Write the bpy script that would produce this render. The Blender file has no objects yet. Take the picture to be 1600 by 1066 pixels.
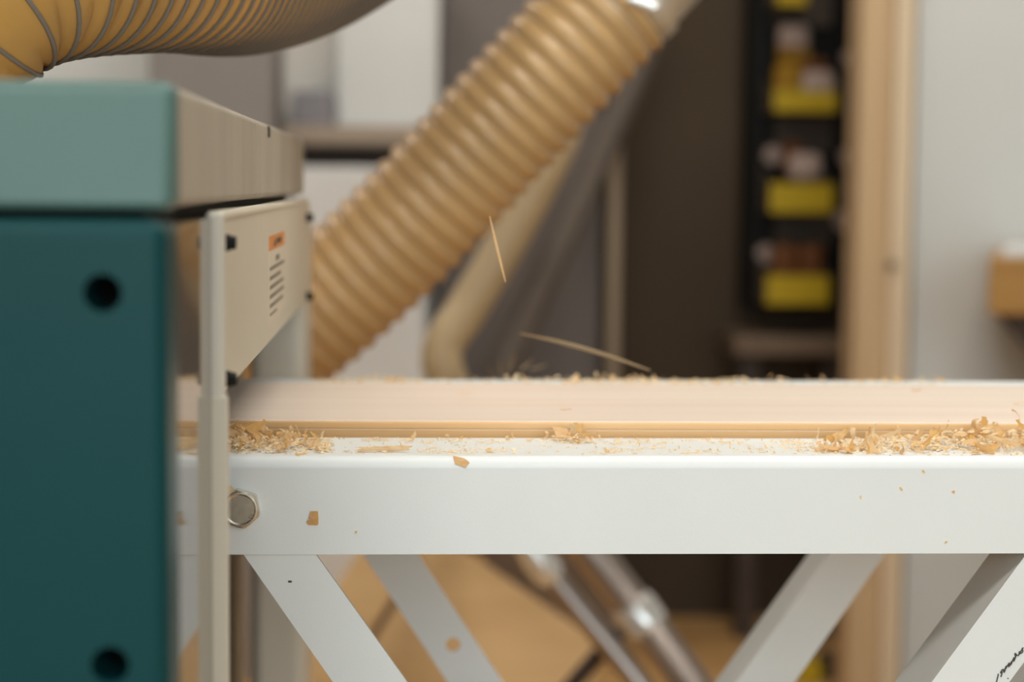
import bpy, bmesh, math, random
from mathutils import Vector, Matrix
random.seed(7)
C = bpy.context.scene.collection
S = bpy.context.scene

# ------------------------------------------------------------------ camera
FPX = 3000.0
EYE = Vector((0, 0, 0.91))
yaw, pitch, roll = 160 / FPX, 245 / FPX, math.radians(0.5)
F = Vector((math.sin(yaw) * math.cos(pitch), math.cos(yaw) * math.cos(pitch), -math.sin(pitch)))
R0 = Vector((math.cos(yaw), -math.sin(yaw), 0))
U0 = R0.cross(F)
RV = R0 * math.cos(roll) + U0 * math.sin(roll)
UV = U0 * math.cos(roll) - R0 * math.sin(roll)
cam_d = bpy.data.cameras.new('camera')
cam = bpy.data.objects.new('camera', cam_d); C.objects.link(cam)
cam.matrix_world = Matrix(((RV.x, UV.x, -F.x, EYE.x), (RV.y, UV.y, -F.y, EYE.y), (RV.z, UV.z, -F.z, EYE.z), (0, 0, 0, 1)))
cam_d.sensor_width = 36; cam_d.lens = 36 * FPX / 1600
cam_d.clip_start = 0.05
cam_d.dof.use_dof = True; cam_d.dof.focus_distance = 0.975; cam_d.dof.aperture_fstop = 5.0
S.camera = cam

def at(px, py, Y):
    """point of the scene at depth Y that lies on the sight line of pixel (px, py)"""
    d = F + RV * ((px - 800) / FPX) + UV * ((533 - py) / FPX)
    return EYE + d * (Y / d.y)

# ------------------------------------------------------------------ light
S.view_settings.view_transform = 'Standard'; S.view_settings.look = 'None'
S.view_settings.gamma = 1; S.view_settings.use_curve_mapping = False
S.view_settings.exposure = 0.0
w = bpy.data.worlds.new('world'); S.world = w; w.use_nodes = True
w.node_tree.nodes['Background'].inputs[0].default_value = (0.75, 0.85, 1, 1)
w.node_tree.nodes['Background'].inputs[1].default_value = 0.6

def area(name, loc, rot, sx, sy, power, col):
    l = bpy.data.lights.new(name, 'AREA'); l.shape = 'RECTANGLE'; l.size = sx; l.size_y = sy
    l.energy = power; l.color = col
    o = bpy.data.objects.new(name, l); C.objects.link(o); o.location = loc; o.rotation_euler = rot
    return o
ROOM = dict(x0=-3.2, x1=3.4, y0=-3.0, y1=3.96, z1=2.7)
# daylight through the wide window in the wall behind the camera
area('window_daylight', (0.3, ROOM['y0'] + 0.06, 1.55), (math.radians(90), 0, 0), 3.4, 1.7, 93, (0.83, 0.95, 1.0))
# ceiling lamps (their housings are built further down at the same spots)
LAMPS = [(0.48, 0.95), (0.9, 2.7), (-0.85, -0.35), (-1.2, 2.9)]
for k, (lx, ly) in enumerate(LAMPS):
    area('ceiling_lamp_light', (lx, ly, 2.585), (0, 0, 0), 1.15, 0.5, (7.8, 7.5, 11.5, 8)[k], (1.0, 0.98, 0.95))

# ------------------------------------------------------------------ materials
def new_mat(name):
    m = bpy.data.materials.new(name); m.use_nodes = True
    return m, m.node_tree, m.node_tree.nodes['Principled BSDF']
def mat(name, col, rough=0.5, metal=0.0, var=0.06, scale=(8, 8, 8), bump=0.0, bscale=200, coat=0.0, trans=0.0, spec=0.5, detail=4):
    """plain procedural material: noise-broken colour, optional fine bump"""
    m, nt, p = new_mat(name)
    tc = nt.nodes.new('ShaderNodeTexCoord'); mp = nt.nodes.new('ShaderNodeMapping')
    mp.inputs['Scale'].default_value = scale
    n = nt.nodes.new('ShaderNodeTexNoise'); n.inputs['Detail'].default_value = detail; n.inputs['Scale'].default_value = 1.0
    nt.links.new(tc.outputs['Object'], mp.inputs[0]); nt.links.new(mp.outputs[0], n.inputs['Vector'])
    r = nt.nodes.new('ShaderNodeValToRGB')
    r.color_ramp.elements[0].position = 0.3; r.color_ramp.elements[1].position = 0.7
    r.color_ramp.elements[0].color = (*[max(0, c * (1 - var)) for c in col], 1)
    r.color_ramp.elements[1].color = (*[min(1, c * (1 + var)) for c in col], 1)
    nt.links.new(n.outputs['Fac'], r.inputs[0]); nt.links.new(r.outputs[0], p.inputs['Base Color'])
    p.inputs['Roughness'].default_value = rough; p.inputs['Metallic'].default_value = metal
    p.inputs['Coat Weight'].default_value = coat; p.inputs['Coat Roughness'].default_value = 0.12
    p.inputs['Specular IOR Level'].default_value = spec
    if bump:
        b = nt.nodes.new('ShaderNodeBump'); n2 = nt.nodes.new('ShaderNodeTexNoise')
        n2.inputs['Scale'].default_value = bscale; n2.inputs['Detail'].default_value = 3
        nt.links.new(tc.outputs['Object'], n2.inputs['Vector'])
        b.inputs['Strength'].default_value = bump; b.inputs['Distance'].default_value = 0.001
        nt.links.new(n2.outputs['Fac'], b.inputs['Height']); nt.links.new(b.outputs[0], p.inputs['Normal'])
    if trans:
        t = nt.nodes.new('ShaderNodeBsdfTranslucent'); mx = nt.nodes.new('ShaderNodeMixShader')
        nt.links.new(r.outputs[0], t.inputs[0]); mx.inputs[0].default_value = trans
        nt.links.new(p.outputs[0], mx.inputs[1]); nt.links.new(t.outputs[0], mx.inputs[2])
        nt.links.new(mx.outputs[0], nt.nodes['Material Output'].inputs[0])
    return m
def wood(name, c1, c2, axis='X', rough=0.6, fine=1.0):
    """wood: stretched noise grain along one axis"""
    m, nt, p = new_mat(name)
    tc = nt.nodes.new('ShaderNodeTexCoord'); mp = nt.nodes.new('ShaderNodeMapping')
    sc = [60 * fine] * 3; sc['XYZ'.index(axis)] = 2.0 * fine
    mp.inputs['Scale'].default_value = sc
    n = nt.nodes.new('ShaderNodeTexNoise'); n.inputs['Scale'].default_value = 1.0; n.inputs['Detail'].default_value = 6; n.inputs['Distortion'].default_value = 0.6
    nt.links.new(tc.outputs['Object'], mp.inputs[0]); nt.links.new(mp.outputs[0], n.inputs['Vector'])
    r = nt.nodes.new('ShaderNodeValToRGB')
    r.color_ramp.elements[0].position = 0.3; r.color_ramp.elements[1].position = 0.68
    r.color_ramp.elements[0].color = (*c1, 1); r.color_ramp.elements[1].color = (*c2, 1)
    nt.links.new(n.outputs['Fac'], r.inputs[0]); nt.links.new(r.outputs[0], p.inputs['Base Color'])
    p.inputs['Roughness'].default_value = rough
    b = nt.nodes.new('ShaderNodeBump'); b.inputs['Strength'].default_value = 0.15; b.inputs['Distance'].default_value = 0.0006
    nt.links.new(n.outputs['Fac'], b.inputs['Height']); nt.links.new(b.outputs[0], p.inputs['Normal'])
    return m
def chip_mat(name, c1, c2, trans=0.35):
    m, nt, p = new_mat(name)
    oi = nt.nodes.new('ShaderNodeObjectInfo'); tc = nt.nodes.new('ShaderNodeTexCoord')
    n = nt.nodes.new('ShaderNodeTexNoise'); n.inputs['Scale'].default_value = 350
    nt.links.new(tc.outputs['Object'], n.inputs['Vector'])
    ad = nt.nodes.new('ShaderNodeMath'); ad.operation = 'MULTIPLY_ADD'; ad.inputs[1].default_value = 0.9; ad.inputs[2].default_value = -0.45
    nt.links.new(n.outputs['Fac'], ad.inputs[0])
    a2 = nt.nodes.new('ShaderNodeMath'); a2.operation = 'ADD'; a2.use_clamp = True
    nt.links.new(ad.outputs[0], a2.inputs[0]); nt.links.new(oi.outputs['Random'], a2.inputs[1])
    r = nt.nodes.new('ShaderNodeValToRGB')
    r.color_ramp.elements[0].color = (*c1, 1); r.color_ramp.elements[1].color = (*c2, 1)
    nt.links.new(a2.outputs[0], r.inputs[0]); nt.links.new(r.outputs[0], p.inputs['Base Color'])
    p.inputs['Roughness'].default_value = 0.7
    t = nt.nodes.new('ShaderNodeBsdfTranslucent'); mx = nt.nodes.new('ShaderNodeMixShader')
    nt.links.new(r.outputs[0], t.inputs[0]); mx.inputs[0].default_value = trans
    nt.links.new(p.outputs[0], mx.inputs[1]); nt.links.new(t.outputs[0], mx.inputs[2])
    nt.links.new(mx.outputs[0], nt.nodes['Material Output'].inputs[0])
    return m
M = {}
M['white_paint'] = mat('white_paint', (0.775, 0.805, 0.80), 0.44, var=0.02, scale=(12, 12, 12), bump=0.045, bscale=900)
M['cream_pale'] = mat('pale_cream_enamel', (0.66, 0.62, 0.53), 0.42, var=0.03, bump=0.05, bscale=700)
M['cream'] = mat('cream_enamel', (0.68, 0.62, 0.50), 0.42, var=0.03, bump=0.08, bscale=700)
M['cream_gloss'] = mat('glossy_cream_enamel', (0.11, 0.09, 0.068), 0.055, var=0.03, spec=0.4)  # cream darkened to brown to carry the dark surroundings it reflects
M['cream_dust'] = mat('dusty_cream_enamel', (0.42, 0.375, 0.30), 0.55, var=0.10, scale=(4, 24, 5), bump=0.10, bscale=600)
M['teal'] = mat('teal_enamel', (0.006, 0.051, 0.055), 0.36, var=0.06, bump=0.06, bscale=500, spec=0.12)
M['teal_dusty'] = mat('dusty_teal_enamel', (0.080, 0.158, 0.143), 0.42, var=0.10, bump=0.06, bscale=500)
M['black'] = mat('black_plastic', (0.006, 0.006, 0.005), 0.6, spec=0.15)
M['dark_hole'] = mat('black_oxide', (0.003, 0.003, 0.003), 0.8, spec=0.05)  # black for the shade inside the cover holes
M['zinc'] = mat('zinc_plated_steel', (0.66, 0.60, 0.50), 0.26, metal=0.85, var=0.10, scale=(160, 160, 160), bump=0.05, bscale=300)
M['chrome'] = mat('dull_chrome', (0.42, 0.37, 0.34), 0.30, metal=1.0, var=0.05)
M['chrome_bright'] = mat('bright_chrome', (0.86, 0.88, 0.88), 0.22, metal=0.7)
M['galv'] = mat('galvanised_steel', (0.66, 0.66, 0.62), 0.38, metal=0.75, var=0.15, scale=(20, 20, 20))
M['pine'] = wood('planed_pine', (0.73, 0.60, 0.49), (0.80, 0.69, 0.59), 'X', 0.55)
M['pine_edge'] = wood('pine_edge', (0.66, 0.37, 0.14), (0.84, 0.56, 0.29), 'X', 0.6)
M['stud'] = wood('raw_spruce', (0.46, 0.31, 0.17), (0.56, 0.40, 0.23), 'Z', 0.65, 0.4)
M['stud_pale'] = wood('pale_spruce', (0.62, 0.49, 0.33), (0.70, 0.57, 0.41), 'Z', 0.65, 0.4)
M['tan_wood'] = wood('tan_plywood', (0.50, 0.31, 0.13), (0.60, 0.39, 0.18), 'X', 0.6, 0.3)
M['shelf_wood'] = wood('weathered_wood', (0.32, 0.25, 0.19), (0.40, 0.32, 0.25), 'X', 0.7, 0.3)
M['dark_wood'] = wood('dark_wood', (0.035, 0.020, 0.012), (0.06, 0.036, 0.022), 'X', 0.6, 0.3)
M['brown_wood'] = wood('brown_wood', (0.13, 0.085, 0.05), (0.17, 0.11, 0.07), 'X', 0.6, 0.3)
M['orange_wood'] = wood('oiled_wood', (0.34, 0.17, 0.035), (0.44, 0.24, 0.06), 'X', 0.5, 0.3)
M['pole'] = wood('pole_wood', (0.10, 0.078, 0.062), (0.125, 0.10, 0.08), 'Z', 0.8, 0.3)
M['lath'] = wood('lath_wood', (0.28, 0.21, 0.145), (0.36, 0.28, 0.19), 'Z', 0.7, 0.4)
M['floor'] = wood('dusty_plywood_floor', (0.46, 0.25, 0.085), (0.58, 0.34, 0.13), 'X', 0.65, 0.12)
M['wall_white'] = mat('white_wall_paint', (0.62, 0.63, 0.61), 0.8, var=0.04, scale=(1.5, 1.5, 1.5))
M['wall_dark'] = mat('dark_brown_board', (0.072, 0.050, 0.032), 0.8, spec=0.2, var=0.14, scale=(1.6, 1.6, 1.6), detail=2)
M['wall_room'] = mat('workshop_wall_paint', (0.50, 0.49, 0.47), 0.85, var=0.03, scale=(1, 1, 1))
M['grey_board'] = mat('grey_board', (0.17, 0.145, 0.13), 0.7, var=0.22, scale=(2.2, 2.2, 1.2), detail=2)
M['grey_cab'] = mat('grey_cabinet_paint', (0.23, 0.205, 0.19), 0.6, var=0.12, scale=(2, 2, 2))
M['box_white'] = mat('white_box_paint', (0.64, 0.65, 0.64), 0.6, var=0.03)
M['box_pale'] = mat('pale_card', (0.72, 0.68, 0.62), 0.7, var=0.05)
M['box_blue'] = mat('blue_grey_card', (0.24, 0.23, 0.25), 0.7, var=0.05)
M['sheet'] = mat('white_sheet', (0.66, 0.66, 0.65), 0.7, var=0.12, scale=(3, 3, 3), detail=2)
M['hose_near'] = mat('tan_hose_film', (0.56, 0.31, 0.08), 0.30, var=0.16, scale=(18, 18, 18), trans=0.18, spec=0.5)
M['hose_pale'] = mat('scuffed_hose_cuff', (0.66, 0.49, 0.28), 0.40, var=0.16, scale=(22, 22, 22), trans=0.15)
M['hose_far'] = mat('ribbed_hose_film', (0.64, 0.415, 0.19), 0.22, var=0.10, scale=(14, 14, 14), trans=0.22, spec=0.6)
M['hose_thin'] = mat('thin_hose_film', (0.46, 0.34, 0.19), 0.4, var=0.08, trans=0.12)
M['wire'] = mat('hose_wire', (0.16, 0.135, 0.11), 0.5, var=0.1)
M['yellow'] = mat('yellow_plastic', (0.42, 0.29, 0.012), 0.5, spec=0.2, var=0.05)
M['amber'] = mat('amber_plastic', (0.27, 0.14, 0.006), 0.5, spec=0.2, var=0.1)
M['bin_grey'] = mat('smoky_grey_plastic', (0.075, 0.056, 0.042), 0.6, spec=0.2, var=0.1)
M['rust'] = mat('rust_card', (0.12, 0.043, 0.012), 0.6, spec=0.2, var=0.1)
M['pinkish'] = mat('pale_pink_plastic', (0.36, 0.26, 0.215), 0.5, var=0.05)
M['label_orange'] = mat('orange_print', (0.70, 0.27, 0.07), 0.5, var=0.05)
M['label_paper'] = mat('label_paper', (0.70, 0.62, 0.49), 0.5, var=0.02)
M['ink'] = mat('dark_ink', (0.07, 0.06, 0.05), 0.6)
M['ink_soft'] = mat('grey_print', (0.22, 0.19, 0.15), 0.6)
M['lamp_body'] = mat('lamp_housing', (0.8, 0.8, 0.8), 0.4)
M['chip'] = chip_mat('pine_shaving', (0.90, 0.71, 0.46), (0.80, 0.47, 0.15), 0.40)
M['chip_pale'] = chip_mat('pale_pine_dust', (0.88, 0.69, 0.45), (0.82, 0.50, 0.20), 0.25)
M['dust'] = mat('pine_sawdust', (0.84, 0.63, 0.38), 0.8, var=0.22, scale=(300, 300, 300))
M['splinter'] = mat('flying_splinter', (0.27, 0.185, 0.095), 0.6, trans=0.1)
M['glow'], _nt, _p = new_mat('lamp_diffuser')
_p.inputs['Emission Color'].default_value = (1, 0.93, 0.82, 1); _p.inputs['Emission Strength'].default_value = 6

# ------------------------------------------------------------------ helpers
def link(name, me, m=None, parent=None, smooth=False):
    o = bpy.data.objects.new(name, me); C.objects.link(o)
    if m is not None and not me.materials: me.materials.append(M[m] if isinstance(m, str) else m)
    if smooth:
        for f in me.polygons: f.use_smooth = True
    if parent is not None:
        o.parent = parent
        o.matrix_parent_inverse = parent.matrix_basis.inverted()
    return o
def fin(name, bm, m, parent=None, smooth=False):
    bmesh.ops.recalc_face_normals(bm, faces=bm.faces)
    me = bpy.data.meshes.new(name); bm.to_mesh(me); bm.free()
    return link(name, me, m, parent, smooth)
def tag(o, label=None, cat=None, group=None, kind=None):
    if label: o['label'] = label
    if cat: o['category'] = cat
    if group: o['group'] = group
    if kind: o['kind'] = kind
    return o
def empty(name, loc, label, cat, group=None):
    o = bpy.data.objects.new(name, None); C.objects.link(o); o.location = loc; o.empty_display_size = 0.05
    return tag(o, label, cat, group)
def add_box(bm, a, b, bev=0.0, seg=2, mtx=None):
    a = Vector(a); b = Vector(b)
    r = bmesh.ops.create_cube(bm, size=1.0)
    vs = r['verts']
    for v in vs: v.co = Vector(((a.x + b.x) / 2 + v.co.x * (b.x - a.x), (a.y + b.y) / 2 + v.co.y * (b.y - a.y), (a.z + b.z) / 2 + v.co.z * (b.z - a.z)))
    if bev:
        es = list({e for v in vs for e in v.link_edges})
        r = bmesh.ops.bevel(bm, geom=es, offset=bev, segments=seg, profile=0.5, affect='EDGES')
        vs = list({v for f in r['faces'] for v in f.verts})
    if mtx is not None:
        bmesh.ops.transform(bm, matrix=mtx, verts=list(set(vs)))
    return vs
def box(name, a, b, m, parent=None, bev=0.0, seg=2):
    bm = bmesh.new(); add_box(bm, a, b, bev, seg)
    return fin(name, bm, m, parent, smooth=False)
def shade_auto(o, ang=35):
    me = o.data
    for f in me.polygons: f.use_smooth = True
    bm = bmesh.new(); bm.from_mesh(me)
    for e in bm.edges:
        if len(e.link_faces) == 2 and e.calc_face_angle(0) > math.radians(ang): e.smooth = False
    bm.to_mesh(me); bm.free()
    if not any(m.type == 'WEIGHTED_NORMAL' for m in o.modifiers):
        md = o.modifiers.new('even_normals', 'WEIGHTED_NORMAL'); md.keep_sharp = True; md.weight = 100
    return o
def rounded_box(name, a, b, m, parent=None, bev=0.004, seg=4):
    return shade_auto(box(name, a, b, m, parent, bev, seg), 40)
def add_prism(bm, pts, vec):
    """polygon pts (3-D, in order) extruded along vec"""
    vec = Vector(vec)
    v0 = [bm.verts.new(Vector(p)) for p in pts]; v1 = [bm.verts.new(Vector(p) + vec) for p in pts]
    n = len(pts)
    bm.faces.new(v0[::-1]); bm.faces.new(v1)
    for i in range(n): bm.faces.new((v0[i], v0[(i + 1) % n], v1[(i + 1) % n], v1[i]))
def prism(name, pts, vec, m, parent=None, bev=0.0):
    bm = bmesh.new(); add_prism(bm, pts, vec)
    if bev: bmesh.ops.bevel(bm, geom=list(bm.edges), offset=bev, segments=2, profile=0.5, affect='EDGES')
    return fin(name, bm, m, parent)
def smooth_path(pts, n):
    """Catmull-Rom through pts, resampled to n evenly spaced points"""
    P = [Vector(p) for p in pts]; P = [P[0] * 2 - P[1]] + P + [P[-1] * 2 - P[-2]]
    out = []
    for i in range(1, len(P) - 2):
        for k in range(40):
            t = k / 40
            a, b, c, d = P[i - 1], P[i], P[i + 1], P[i + 2]
            out.append(0.5 * ((2 * b) + (c - a) * t + (2 * a - 5 * b + 4 * c - d) * t * t + (3 * b - a - 3 * c + d) * t ** 3))
    out.append(P[-2])
    L = [0]
    for i in range(1, len(out)): L.append(L[-1] + (out[i] - out[i - 1]).length)
    res = []; j = 0
    for k in range(n):
        s = L[-1] * k / (n - 1)
        while j < len(L) - 2 and L[j + 1] < s: j += 1
        t = (s - L[j]) / max(1e-9, L[j + 1] - L[j])
        res.append(out[j].lerp(out[j + 1], min(1, t)))
    return res, L[-1]
def frames(path):
    T = [(path[min(i + 1, len(path) - 1)] - path[max(i - 1, 0)]).normalized() for i in range(len(path))]
    up = Vector((0, 0, 1)) if abs(T[0].z) < 0.9 else Vector((0, 1, 0))
    N = (up - T[0] * up.dot(T[0])).normalized(); fr = []
    for t in T:
        N = (N - t * N.dot(t)).normalized(); fr.append((t, N, t.cross(N)))
    return fr
def add_tube(bm, path, rad, seg=16, caps=True):
    fr = frames(path); rings = []
    for i, p in enumerate(path):
        r = rad(i) if callable(rad) else rad
        rings.append([bm.verts.new(p + (fr[i][1] * math.cos(2 * math.pi * k / seg) + fr[i][2] * math.sin(2 * math.pi * k / seg)) * r) for k in range(seg)])
    for i in range(len(rings) - 1):
        for k in range(seg):
            bm.faces.new((rings[i][k], rings[i][(k + 1) % seg], rings[i + 1][(k + 1) % seg], rings[i + 1][k]))
    if caps: bm.faces.new(rings[0][::-1]); bm.faces.new(rings[-1])
def tube(name, path, rad, m, parent=None, seg=16, caps=True):
    bm = bmesh.new(); add_tube(bm, [Vector(p) for p in path], rad, seg, caps)
    return shade_auto(fin(name, bm, m, parent), 40)
def cut(o, cutters):
    """real holes: boolean difference, baked into the mesh"""
    for c in cutters:
        md = o.modifiers.new('cut', 'BOOLEAN'); md.operation = 'DIFFERENCE'; md.object = c; md.solver = 'EXACT'
    bpy.context.view_layer.update()
    me = bpy.data.meshes.new_from_object(o.evaluated_get(bpy.context.evaluated_depsgraph_get()))
    o.modifiers.clear(); old = o.data; o.data = me; bpy.data.meshes.remove(old)
    for c in cutters: bpy.data.objects.remove(c)
def cyl_y(p, r, y0, y1, seg=28):
    bm = bmesh.new(); add_tube(bm, [Vector((p.x, y0, p.z)), Vector((p.x, y1, p.z))], r, seg)
    return fin('cutter', bm, 'black')

# ------------------------------------------------------------------ setting
x0, x1, y0, y1, z1 = (ROOM[k] for k in ('x0', 'x1', 'y0', 'y1', 'z1'))
tag(box('floor', (x0, y0, -0.05), (x1, y1 + 0.2, 0), 'floor'), 'tan dusty plywood workshop floor', kind='structure')
tag(box('ceiling', (x0, y0, z1), (x1, y1 + 0.2, z1 + 0.05), 'wall_room'), 'pale workshop ceiling', kind='structure')
tag(box('wall_left', (x0 - 0.1, y0, 0), (x0, y1 + 0.2, z1), 'wall_room'), 'pale side wall of the workshop', kind='structure')
tag(box('wall_right', (x1, y0, 0), (x1 + 0.1, y1 + 0.2, z1), 'wall_room'), 'pale wall on the far right side', kind='structure')
# front wall (behind the camera) with a window opening
wf = box('wall_front', (x0, y0 - 0.1, 0), (x1, y0, z1), 'wall_room'); tag(wf, 'wall with the wide window', kind='structure')
wc = box('cutter', (-1.45, y0 - 0.2, 0.65), (2.05, y0 + 0.1, 2.45), 'wall_room'); cut(wf, [wc])
win = tag(box('window_1', (-1.45, y0 - 0.06, 0.65), (2.05, y0 - 0.05, 2.45), 'box_white'), 'wide bright window', kind='structure')
fr = bmesh.new()
for (a, b) in (((-1.45, 0.65), (-1.39, 2.45)), ((1.99, 0.65), (2.05, 2.45)), ((-1.39, 0.65), (1.99, 0.71)), ((-1.39, 2.39), (1.99, 2.45)), ((0.27, 0.71), (0.33, 2.39))):
    add_box(fr, (a[0], y0 - 0.05, a[1]), (b[0], y0 + 0.02, b[1]))
fin('window_frame', fr, 'lamp_body', win)
# far wall: white plaster on the left, dark boarded bay in the middle, white wall to the right of the post
XL = at(688, 300, 3.96).x; XR = at(1428, 300, 3.36).x
tag(box('wall_back_left', (x0, y1, 0), (XL, y1 + 0.1, z1), 'wall_white'), 'white plaster wall behind the shelf', kind='structure')
tag(box('wall_back', (XL, y1 + 0.02, 0), (x1, y1 + 0.12, z1), 'wall_dark'), 'dark brown boarded wall behind the storage bins', kind='structure')
tag(box('wall_back_right', (XR, 3.36, 0), (x1, 3.46, z1), 'wall_white'), 'white wall right of the wooden post', kind='structure')
for k, (lx, ly) in enumerate(LAMPS):
    e = empty('ceiling_lamp', (lx, ly, 2.6), 'flat ceiling lamp above the machine', 'lamp', 'ceiling lamps')
    box('housing', (lx - 0.6, ly - 0.27, 2.60), (lx + 0.6, ly + 0.27, 2.70), 'lamp_body', e, 0.01)
    box('diffuser', (lx - 0.57, ly - 0.24, 2.592), (lx + 0.57, ly + 0.24, 2.60), 'glow', e)

# ------------------------------------------------------------------ the planer
XP = -0.0812                                   # plane of the machine's outfeed side
zc = lambda py, Y: at(300, py, Y).z
pl = empty('thickness_planer', (-0.45, 0.95, 0), 'teal and cream thickness planer the board comes out of', 'planer')
# lower teal side cover with two bolt holes
zt = zc(343, 0.650)
cov = rounded_box('side_cover', (-0.80, 0.641, 0.02), (at(263, 700, 0.643).x, 0.676, zt - 0.0002), 'teal', pl, 0.0060, 5)
holes = [at(160, 458, 0.641), at(172, 1040, 0.641)]
cut(cov, [cyl_y(h, 0.0064, 0.63, 0.672) for h in holes])
shade_auto(cov, 40)
for h in holes:
    bm = bmesh.new()
    pts = [Vector((h.x, 0.667, h.z)), Vector((h.x, 0.6718, h.z))]
    add_tube(bm, pts, 0.0055, 24); o = fin('cover_bolt', bm, 'dark_hole', pl)  # black plug added so the hole looks dark inside
    o['label'] = 'black bolt sunk in the cover hole'
# lid: dusty teal end cap, cream body in two lengths
zlt, zlb = zc(124, 0.650), zc(331, 0.650)
bm = bmesh.new()
vs = add_box(bm, (-0.80, 0.650, zlb), (at(268, 200, 0.650).x, 0.676, zlt))
for v in bm.verts:
    if v.co.y < 0.653 and v.co.z > zlt - 1e-4: v.co.y += 0.011
bmesh.ops.bevel(bm, geom=list(bm.edges), offset=0.0048, segments=4, profile=0.5, affect='EDGES')
shade_auto(fin('lid_end_cap', bm, 'teal_dusty', pl), 40)
YS = 1.022
for (ya, yb) in ((0.6765, YS), (YS + 0.0005, 1.478)):
    rounded_box('lid_body', (-0.80, ya, zlb + 0.001), (XP - 0.0002, yb, zlt - 0.0005), 'cream_dust', pl, 0.0035, 4)
n0 = at(421, 205, 1.01)
o = box('lid_catch', (XP - 0.004, 1.108, zlt - 0.0085), (XP + 0.0005, 1.116, zlt - 0.0022), 'black', pl, 0.0005); o['label'] = 'small dark catch on the lid edge'
# hollow under the lid: black box painted in for its shade
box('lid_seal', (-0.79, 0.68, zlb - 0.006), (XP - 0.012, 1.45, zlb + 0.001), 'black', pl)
# near column: glossy cream sheet steel, dark reflections put into its base colour
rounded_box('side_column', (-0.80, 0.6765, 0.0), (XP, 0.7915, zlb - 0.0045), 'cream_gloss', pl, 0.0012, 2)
# thin flange closing the column, seen edge-on
XF = at(357.5, 800, 0.796).x
rounded_box('column_flange', (XP - 0.004, 0.7918, 0.0), (XF, 0.7975, zc(618, 0.796)), 'cream', pl, 0.0008, 2)
# chip guard with folded front edge, rolled top and four knobs
zg0, zg1 = zc(622, 0.796), zc(333, 0.796)
g = bmesh.new()
add_box(g, (XP - 0.0010, 0.8005, zg0), (XP + 0.0028, 1.478, zg1 - 0.0010), 0.0007, 2)
guard = shade_auto(fin('chip_guard', g, 'cream', pl), 40)
g = bmesh.new(); add_box(g, (XP - 0.003, 0.7925, zg0 - 0.001), (at(352, 480, 0.796).x, 0.8005, zg1 + 0.0008), 0.0026, 4)
shade_auto(fin('guard_front_fold', g, 'cream_pale', guard), 40)
tube('guard_rolled_top', [(XP + 0.0012, 0.8005, zg1 - 0.0015), (XP + 0.0012, 1.478, zg1 - 0.0015)], 0.0026, 'cream', guard, 12)
for (Y, pys) in ((0.814, (379, 592)), (1.460, (340, 463))):
    for py in pys:
        z = zc(py, Y) if Y < 1 else at(487, py, Y).z
        bm = bmesh.new(); X = XP + 0.0028
        add_tube(bm, [Vector((X - 0.001, Y, z)), Vector((X + 0.0022, Y, z))], 0.0036, 20)
        add_tube(bm, [Vector((X + 0.0022, Y, z)), Vector((X + 0.0052, Y, z))], lambda i: (0.0032, 0.0026)[i], 6)
        o = fin('guard_knob', bm, 'black', pl); o['label'] = 'black screw on the chip guard'
# warning label on the guard
XL_ = XP + 0.0030
def guard_pt(px, py):
    d = F + RV * ((px - 800) / FPX) + UV * ((533 - py) / FPX)
    return EYE + d * (XL_ / d.x)
ya, yb = guard_pt(420.5, 400).y, guard_pt(444.5, 400).y
zA, zB, zC = guard_pt(420.5, 370).z, guard_pt(420.5, 393).z, guard_pt(420.5, 511).z
lab = box('warning_label', (XL_ - 0.0004, ya, zC), (XL_, yb, zB), 'label_paper', pl); lab['label'] = 'small warning sticker with orange header'
box('label_header', (XL_ - 0.0004, ya, zB), (XL_ + 0.0001, yb, zA), 'label_orange', lab)
bm = bmesh.new(); Lw = yb - ya; Lh = zB - zC
zm = (zA + zB) / 2
add_prism(bm, [(XL_ + 0.0002, ya + Lw * 0.27, zm - 0.0022), (XL_ + 0.0002, ya + Lw * 0.40, zm - 0.0022), (XL_ + 0.0002, ya + Lw * 0.335, zm + 0.0022)], (0.0001, 0, 0))
for k in range(5): add_box(bm, (XL_ + 0.0001, ya + Lw * (0.45 + k * 0.07), zm - 0.0016), (XL_ + 0.0003, ya + Lw * (0.49 + k * 0.07), zm + 0.0016))
fin('header_print', bm, 'ink', lab)
bm = bmesh.new(); rnd = random.Random(3)
zz = zB - 0.004
for (a, b, h) in ((0.40, 0.62, 0.0032), (0.04, 0.95, 0.0020), (0.04, 0.72, 0.0022), (0.04, 0.90, 0.0022), (0.04, 0.92, 0.0022), (0.04, 0.86, 0.0022), (0.04, 0.45, 0.0014)):
    y = ya + Lw * a
    while y < ya + Lw * b:
        wl = rnd.uniform(0.006, 0.015); add_box(bm, (XL_ + 0.00005, y, zz - h), (XL_ + 0.00025, min(y + wl, ya + Lw * b), zz)); y += wl + 0.0025
    zz -= 0.0052
fin('printed_text', bm, 'ink_soft', lab)
# far column, bed and base cabinet
rounded_box('far_post', (at(392, 960, 1.479).x, 1.4795, 0.0), (XP + 0.001, 1.58, zlb - 0.0045), 'cream_pale', pl, 0.010, 5)
rounded_box('far_column', (-0.80, 1.49, 0.0), (-0.137, 1.58, zlb - 0.0045), 'cream', pl, 0.003, 2)
box('bed', (-0.80, 0.80, 0.67), (-0.137, 1.47, 0.752), 'cream', pl, 0.003)
box('base_cabinet', (-0.78, 0.80, 0.0), (-0.135, 1.475, 0.67), 'dark_wood', pl, 0.003)

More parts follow.
